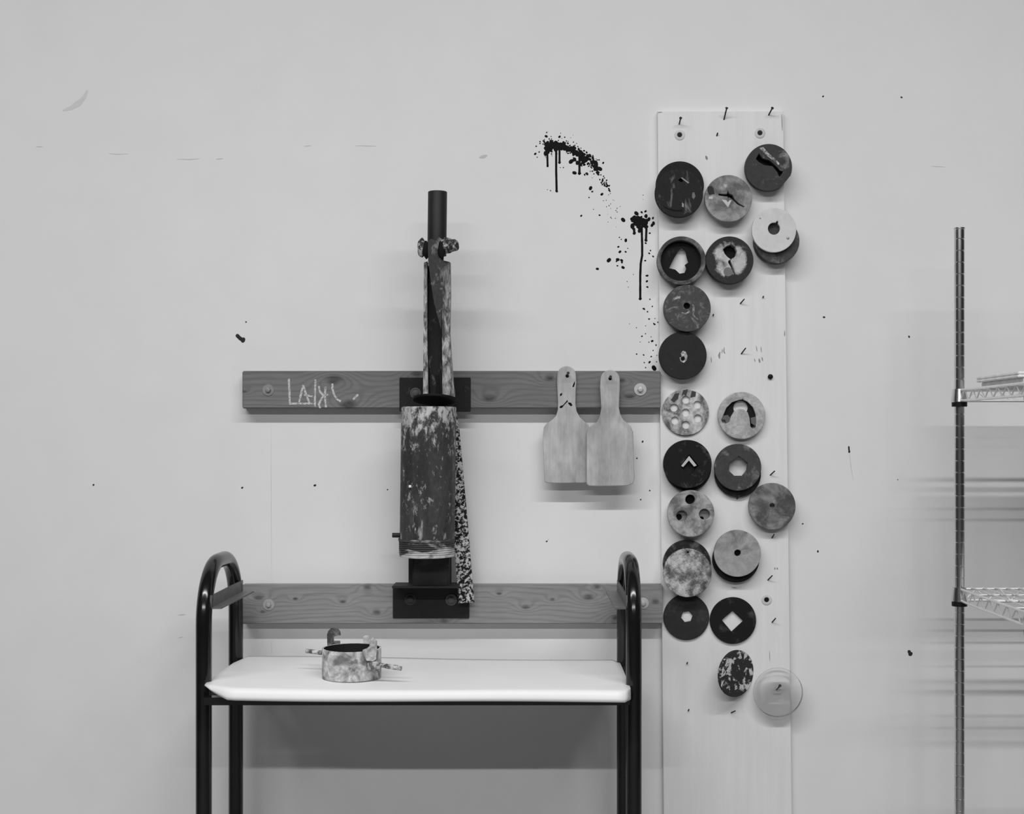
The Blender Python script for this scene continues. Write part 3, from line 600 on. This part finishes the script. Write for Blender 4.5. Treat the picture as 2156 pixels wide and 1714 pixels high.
# plunger channel
CH = mottle('pitted_channel', 30, 90, 55, .58, .75, stretch=(1, 1, .5), gz=(1.70, 1.50, .05), var=.25)
EDG = mottle('rubbed_steel_edge', 70, 170, 80, .42, .66, stretch=(1, 1, .35), var=.25)
def quadbar(name, pts, o0, o1, m, parent=ex):
    ps = [P(x, y, o1) for x, y in pts]; c = sum(ps, Vector())/len(ps)
    me = plate_me([[(p.x-c.x, p.z-c.z) for p in ps]], o1-o0, .0006); c.y = -(o0+o1)/2
    return part(name, me, m, c, parent)
web = quadbar('channel_web', [(896, 560), (944, 558), (946, 700), (955, 846), (894, 846), (895, 700)], .112, .118, CH)
quadbar('channel_flange', [(893, 553), (899, 551), (899, 700), (901, 842), (891, 842), (892, 700)], .118, .150, EDG)
quadbar('channel_flange', [(934, 549), (947, 552), (948, 620), (946, 700), (950, 760), (957, 842), (932, 842), (931, 700), (932, 620)], .118, .150, EDG)
quadbar('plunger_rod', [(903, 545), (928, 545), (930, 700), (931, 842), (906, 842), (902, 720)], .120, .134, mottle('rod_steel', 30, 96, 50, .56, .72, stretch=(1, 1, .5), var=.25))
quadbar('plunger_rod_rib', [(918, 790), (923, 790), (927, 842), (920, 842)], .134, .138, BLK)
# lever yoke (pointed cheek)
yk = quadbar('yoke', [(901, 508), (908, 503), (918, 508), (924, 500), (934, 506), (933, 560), (931, 640), (928, 690), (920, 660), (913, 630), (907, 590), (902, 550)], .182, .190, mottle('yoke_steel', 56, 125, 60, .55, .72, stretch=(1, 1, .5), var=.25))
# pipe handle
Rp = 20*S(.15); zt_, zb_ = P(0, 406, .15).z, P(0, 540, .15).z
me = lathe_me([(Rp*.8, 0), (Rp, 0), (Rp, zt_-zb_-.001), (Rp*.97, zt_-zb_), (Rp*.8, zt_-zb_), (Rp*.8, .01)], 48, True)
sh = Matrix.Identity(4); sh[0][2] = .012; me.transform(sh)
hp = part('handle_pipe', me, plain('black_pipe', 34, .55, .1, .35, .25, 50), (P(920.5, 520, .15).x, -.162, zb_))
LMP = mottle('clay_crusted_nut', 44, 150, 110, .48, .62, var=.3)
for (x, y, rx, ry, sd, of) in ((889, 522, 11, 20, 1, .172), (897, 526, 8, 18, 4, .178), (930, 526, 8, 20, 2, .192), (941, 517, 15, 17, 6, .186), (955, 517, 12, 13, 3, .182)):
    s = S(of); part('pivot_nut', spheroid_me(rx*s, rx*s*.9, ry*s, sd, .22), LMP if x not in (897, 930) else BLK, P(x, y, of))
me = tube_me([P(884, 523, .165), P(958, 518, .165)], .006); part('pivot_bolt', me, STEEL, (0, 0, 0))
# mottled strap hanging at the right behind the barrel
quadbar('ratchet_bar', [(938, 868), (960, 868), (966, 900), (984, 1100), (998, 1268), (966, 1270), (960, 1190), (950, 1020)], .062, .072, mottle('flaking_bar', 24, 168, 120, .475, .55, detail=4, var=.2, bump=.6))

# ------------------------------------------------------------------ black tube trolley
GLOSS, gnt, gb = principled('black_gloss_enamel', .16, 0, .5); gv, _ = coords(gnt); grey_to(gnt, maprange(gnt, noise_n(gnt, gv, 20), .3, .7, .006, .010), gb)
K = 1.05
off_f, off_b = D0-2.725*K, D0-3.02*K
ZS = ZC-(1385-HZ)*3.02*K/FP
FLp, FRp = P(429, 1200, off_f), P(1334, 1200, off_f)
tr = empty('tube_trolley', ((FLp.x+FRp.x)/2, -(off_f+off_b)/2, 0))
tag(tr, 'black tube framed trolley with a white top shelf in front of the wall', 'trolley')
def tpart(name, me, m, loc=(0, 0, 0), parent=tr, label=None): return part(name, me, m, loc, parent, label)
ztop = ZC-(1158-HZ)*2.93*K/FP-.0172; RR = .125
for k, px in ((0, 429), (1, 1334.5)):
    x = P(px, 0, off_f).x
    pts = [(x, -off_f, .09)]
    for i in range(13):
        a = PI-PI/2*i/12; pts.append((x, -off_f+RR+RR*math.cos(a), ztop-RR+RR*math.sin(a)))
    for i in range(13):
        a = PI/2-PI/2*i/12; pts.append((x, -off_b-RR+RR*math.cos(a), ztop-RR+RR*math.sin(a)))
    pts.append((x, -off_b, .09))
    h = tpart('side_hoop', tube_me(pts, .0168, 10), GLOSS)
    sgn = 1 if k == 0 else -1
    # angle bracket between the legs
    za = ZC-(1278-HZ)*2.74*K/FP
    bm = bmesh.new(); xi = x+sgn*.0162
    bm_box(bm, (min(xi-sgn*.003, xi), -off_f+.0, za), (max(xi-sgn*.003, xi), -off_b+.004, za+.026)); b0 = from_bm(bm)
    bm = bmesh.new()
    q = [(xi-sgn*.003, -off_f+.002), (xi+sgn*.024, -off_f-.004), (xi+sgn*.026, -off_b+.004), (xi-sgn*.003, -off_b+.004)]
    if k == 0: q[1] = (xi+.020, -off_f+.004)
    vb = [bm.verts.new((a, b_, za-.003)) for a, b_ in q]; f = bm.faces.new(vb)
    rr = bmesh.ops.extrude_face_region(bm, geom=[f]); bmesh.ops.translate(bm, vec=(0, 0, .003), verts=[e for e in rr['geom'] if isinstance(e, bmesh.types.BMVert)])
    bm.from_mesh(b0); me = from_bm(bm); tpart('angle_bracket', me, plain('grey_steel_angle', 92, .5, .2, .4, .2, 60))
    tpart('side_bar', box_me((min(x-.012, x+.012), -off_f, ZS-.045), (max(x-.012, x+.012), -off_b, ZS-.018), .001), plain('dark_bar', 46, .5))
    for yy in (-off_f, -off_b):
        cs = lathe_me([(.0001, -.012), (.034, -.012), (.038, -.006), (.038, .006), (.034, .012), (.0001, .012)], 28); cs.transform(Matrix.Rotation(PI/2, 4, 'Y')); wq = tpart('caster', cs, STEEL, (x, yy, .038))
        tpart('caster_fork', box_me((-.015, -.012, 0), (.015, .012, .03), .002), METAL, (x, yy, .072), wq)
# shelf sheet with rolled front lip
def shelf():
    bm = bmesh.new(); nx, ny = 60, 22
    xl, xr = P(429, 0, off_f).x+.010, P(1334.5, 0, off_f).x-.010
    dF, dB = 2.655*K, 3.045*K
    grid = []
    for i in range(nx+1):
        u = i/nx; x = xl+(xr-xl)*u; row = []
        cl = max(0, 1-(x-xl)/.062); cr = max(0, 1-(xr-x)/.012)
        front = dF+.050*cl**1.2+.035*cr-.008*math.sin(PI*u)
        back = dB-(.10*max(0, 1-(x-xl)/.014))-(.045*cr)
        lip = .020*(1-cl)**.8+.002
        for j in range(ny+1):
            v = j/ny
            d = back+(front-back)*min(1, v/.8)
            z = ZS
            zz = ZS-.010*u*(1-v*.5)                        # slightly lower towards the right rear
            zz += .0015*math.sin(7*u+3*v)
            if v > .8:
                t = (v-.8)/.2; ang = t*PI/2
                zz -= lip*(1-math.cos(ang)); d -= .012*math.sin(ang)
            row.append(bm.verts.new((x, -(D0-d), zz)))
        grid.append(row)
    for i in range(nx):
        for j in range(ny): bm.faces.new((grid[i][j], grid[i+1][j], grid[i+1][j+1], grid[i][j+1]))
    bmesh.ops.recalc_face_normals(bm, faces=bm.faces)
    me = bpy.data.meshes.new('m'); bm.to_mesh(me); bm.free()
    return smooth(me, 1.2)
so = tpart('shelf', shelf(), plain('white_laminate', 222, .45, 0, .4, .02, 6), label='white shelf sheet with a rolled front lip')
md = so.modifiers.new('s', 'SOLIDIFY'); md.thickness = .004; md.offset = -1
xl, xr = P(429, 0, off_f).x, P(1334.5, 0, off_f).x
tpart('cross_bar', box_me((xl+.012, -(D0-2.675*K), ZS-.040), (xr-.012, -(D0-2.70*K), ZS-.024), .001), GLOSS)

# ------------------------------------------------------------------ clamp ring on the shelf
def cr(x, y): return (600+x/7.187, 1290+y/7.187)
rz = ZS-.0015
roff = D0-2.79*K
rc = Vector((P(740.5, 0, roff).x, -roff, rz))
ring = empty('clamp_ring', rc); tag(ring, 'clay crusted metal clamp ring with two hooks and two handles on the trolley shelf', 'clamp ring')
Rr = .0642; Hr = .063
CR = mottle('crusted_ring', 100, 182, 30, .38, .62, var=.25); INN = plain('shaded_inside', 30, .7)  # inner faces coloured dark to paint the shade inside the ring
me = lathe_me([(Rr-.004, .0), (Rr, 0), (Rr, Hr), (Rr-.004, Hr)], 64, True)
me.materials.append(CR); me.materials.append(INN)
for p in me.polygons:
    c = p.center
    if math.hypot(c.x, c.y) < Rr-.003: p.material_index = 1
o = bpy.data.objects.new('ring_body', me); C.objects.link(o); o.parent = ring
def hook(pts, off, th, m, lab=None):
    ps = [P(*cr(*p), off) for p in pts]; c = sum(ps, Vector())/len(ps)
    me = plate_me([[(p.x-c.x, p.z-c.z) for p in ps]], th, .0008); h = put('hook', me, m, ring); h.location = c-rc
    if lab: h['label'] = lab
h1 = [(648, 560), (645, 420), (642, 330), (660, 280), (700, 238), (750, 222), (800, 245), (830, 290), (838, 335), (760, 348), (735, 365), (735, 430), (830, 432), (832, 560)]
hook(h1, D0-2.860*K, .005, mottle('dark_hook', 62, 115, 50, .5, .7), 'darker hook at the rear')
h2 = [(1195, 640), (1180, 570), (1250, 540), (1290, 500), (1285, 470), (1195, 455), (1190, 370), (1215, 350), (1270, 352), (1280, 400), (1310, 400), (1330, 380), (1385, 430), (1388, 520), (1375, 700), (1330, 730), (1240, 720)]
hook(h2, D0-2.732*K, .005, mottle('light_hook', 118, 168, 50, .4, .6))
RODM = mottle('crusted_rod', 70, 175, 90, .42, .6)
def rod(a, b_, r, sq):
    me = tube_me([a, a.lerp(b_, .5), b_], r); bm = bmesh.new(); bm.from_mesh(me); mid = (a+b_)/2
    for v in bm.verts: v.co.z = mid.z+(v.co.z-mid.z)
    me2 = from_bm(bm); o = put('handle', smooth(me2), RODM, ring); o.location = -rc; return o
rod(P(*cr(590, 612), D0-2.845*K), P(*cr(318, 578), D0-2.855*K), .0048, .7)
rod(P(*cr(1400, 790), D0-2.742*K), P(*cr(1760, 842), D0-2.725*K), .0052, .7)
me = spheroid_me(.016, .009, .009, 3, .3); b1 = put('handle_boss', me, mottle('boss', 85, 160, 60, .45, .62), ring); b1.location = P(*cr(1330, 800), D0-2.735*K)-rc

# ------------------------------------------------------------------ chrome wire shelving at the right
CHR, cnt, cb = principled('chrome', .22, 1.0, .5); cv, _ = coords(cnt); grey_to(cnt, maprange(cnt, noise_n(cnt, cv, 30), .3, .7, .62, .75), cb)
WIRE, wnt, wb_ = principled('bright_wire', .45, .8, .5); wv, _ = coords(wnt); grey_to(wnt, maprange(wnt, noise_n(wnt, wv, 30), .3, .7, .82, .95), wb_)
wo = D0-3.06; pw = P(2020, 480, wo)
sh_ = empty('wire_shelving', (pw.x, -wo, 0)); tag(sh_, 'chrome wire shelving unit standing at the right', 'shelving')
def spart(name, me, m=CHR, parent=sh_, label=None): return part(name, me, m, (0, 0, 0), parent, label)
ztp = pw.z; prof = [(.0117, .03)]
z = ztp-.0265*math.floor((ztp-.05)/.0265)
while z < ztp-.01:
    prof += [(.0117, z-.0016), (.0105, z-.0010), (.0105, z+.0004), (.0124, z+.0008), (.0117, z+.0016)]; z += .0265
prof += [(.0117, ztp-.004), (.0128, ztp-.003), (.0128, ztp), (.010, ztp+.0008)]
pm = lathe_me(prof, 28)
DEP, WID = .45, .91
for (dx, dy) in ((0, 0), (0, -DEP), (WID, 0), (WID, -DEP)):
    q = put('post', pm, CHR, sh_); q.location = (dx, dy, 0)
    if q.location.length < .01: pass
def wire(a, b_, r): return tube_me([Vector(a), Vector(b_)], r, 2)
def joinm(mes):
    bm = bmesh.new()
    for m_ in mes: bm.from_mesh(m_)
    return smooth(from_bm(bm), 1.0)
for zs, dz in ((P(0, 822, wo).z, .024), (P(0, 1240, wo).z, .026), (.35, .026)):
    x0, y0 = pw.x, -wo; x1, y1 = x0+WID, y0-DEP
    for (a, b_, nm) in (((x0, y0-.012), (x0, y1+.012), 'side_truss'), ((x0+.012, y0), (x1-.012, y0), 'back_truss'), ((x0+.012, y1), (x1-.012, y1), 'front_truss'), ((x1, y0-.012), (x1, y1+.012), 'side_truss')):
        L_ = math.hypot(b_[0]-a[0], b_[1]-a[1]); n = max(4, int(L_/.026)); ms = [wire((*a, zs), (*b_, zs), .0030), wire((*a, zs-dz), (*b_, zs-dz), .0030)]
        zig = [Vector((a[0]+(b_[0]-a[0])*i/n, a[1]+(b_[1]-a[1])*i/n, zs if i % 2 else zs-dz)) for i in range(n+1)]
        ms.append(tube_me(zig, .0017, 2)); spart(nm, joinm(ms), WIRE)
    ms = []; n = 34
    for i in range(1, n): x = x0+WID*i/n; ms.append(wire((x, y0, zs+.003), (x, y1, zs+.003), .0015))
    for k_ in (.25, .5, .75): ms.append(wire((x0, y0-DEP*k_, zs-.001), (x1, y0-DEP*k_, zs-.001), .0026))
    spart('wire_deck', joinm(ms), WIRE)
    for (dx, dy) in ((0, 0), (0, -DEP), (WID, 0), (WID, -DEP)):
        me = lathe_me([(.0128, zs-dz-.002), (.0185, zs-dz-.002), (.0150, zs+.003), (.0128, zs+.003)], 28, True); q = put('corner_collar', me, CHR, sh_); q.location = (dx, dy, 0)
        me = lathe_me([(.0122, zs-dz-.013), (.0170, zs-dz-.013), (.0172, zs-dz-.003), (.0122, zs-dz-.003)], 28, True); q = put('plastic_clip', me, plain('black_clip', 22, .6), sh_); q.location = (dx, dy, 0)
# pale slabs on the upper shelf
zs = P(0, 822, wo).z+.0046
PB = plain('pale_board', 205, .7); 
xb = P(2084, 0, wo+.15).x
for i, (h0, th, sx, lab) in enumerate(((0, .0105, .0, 'pale flat board lying on the upper wire shelf, lowest of the stack'), (.0108, .006, .035, 'thin pale board in the middle of the stack on the upper wire shelf'), (.0171, .006, .030, 'thin pale board on top of the stack on the upper wire shelf'))):
    x0 = pw.x+.012+sx if i == 0 else xb
    if i == 0: x0 = pw.x+.03
    c = Vector((x0+.25, -wo-.19, zs+h0+th/2)); o = put('flat_board', box_me((-.25, -.13, -th/2), (.25, .13, th/2), .0015), PB, loc=c); tag(o, lab, 'board', 'pale boards on the upper wire shelf')
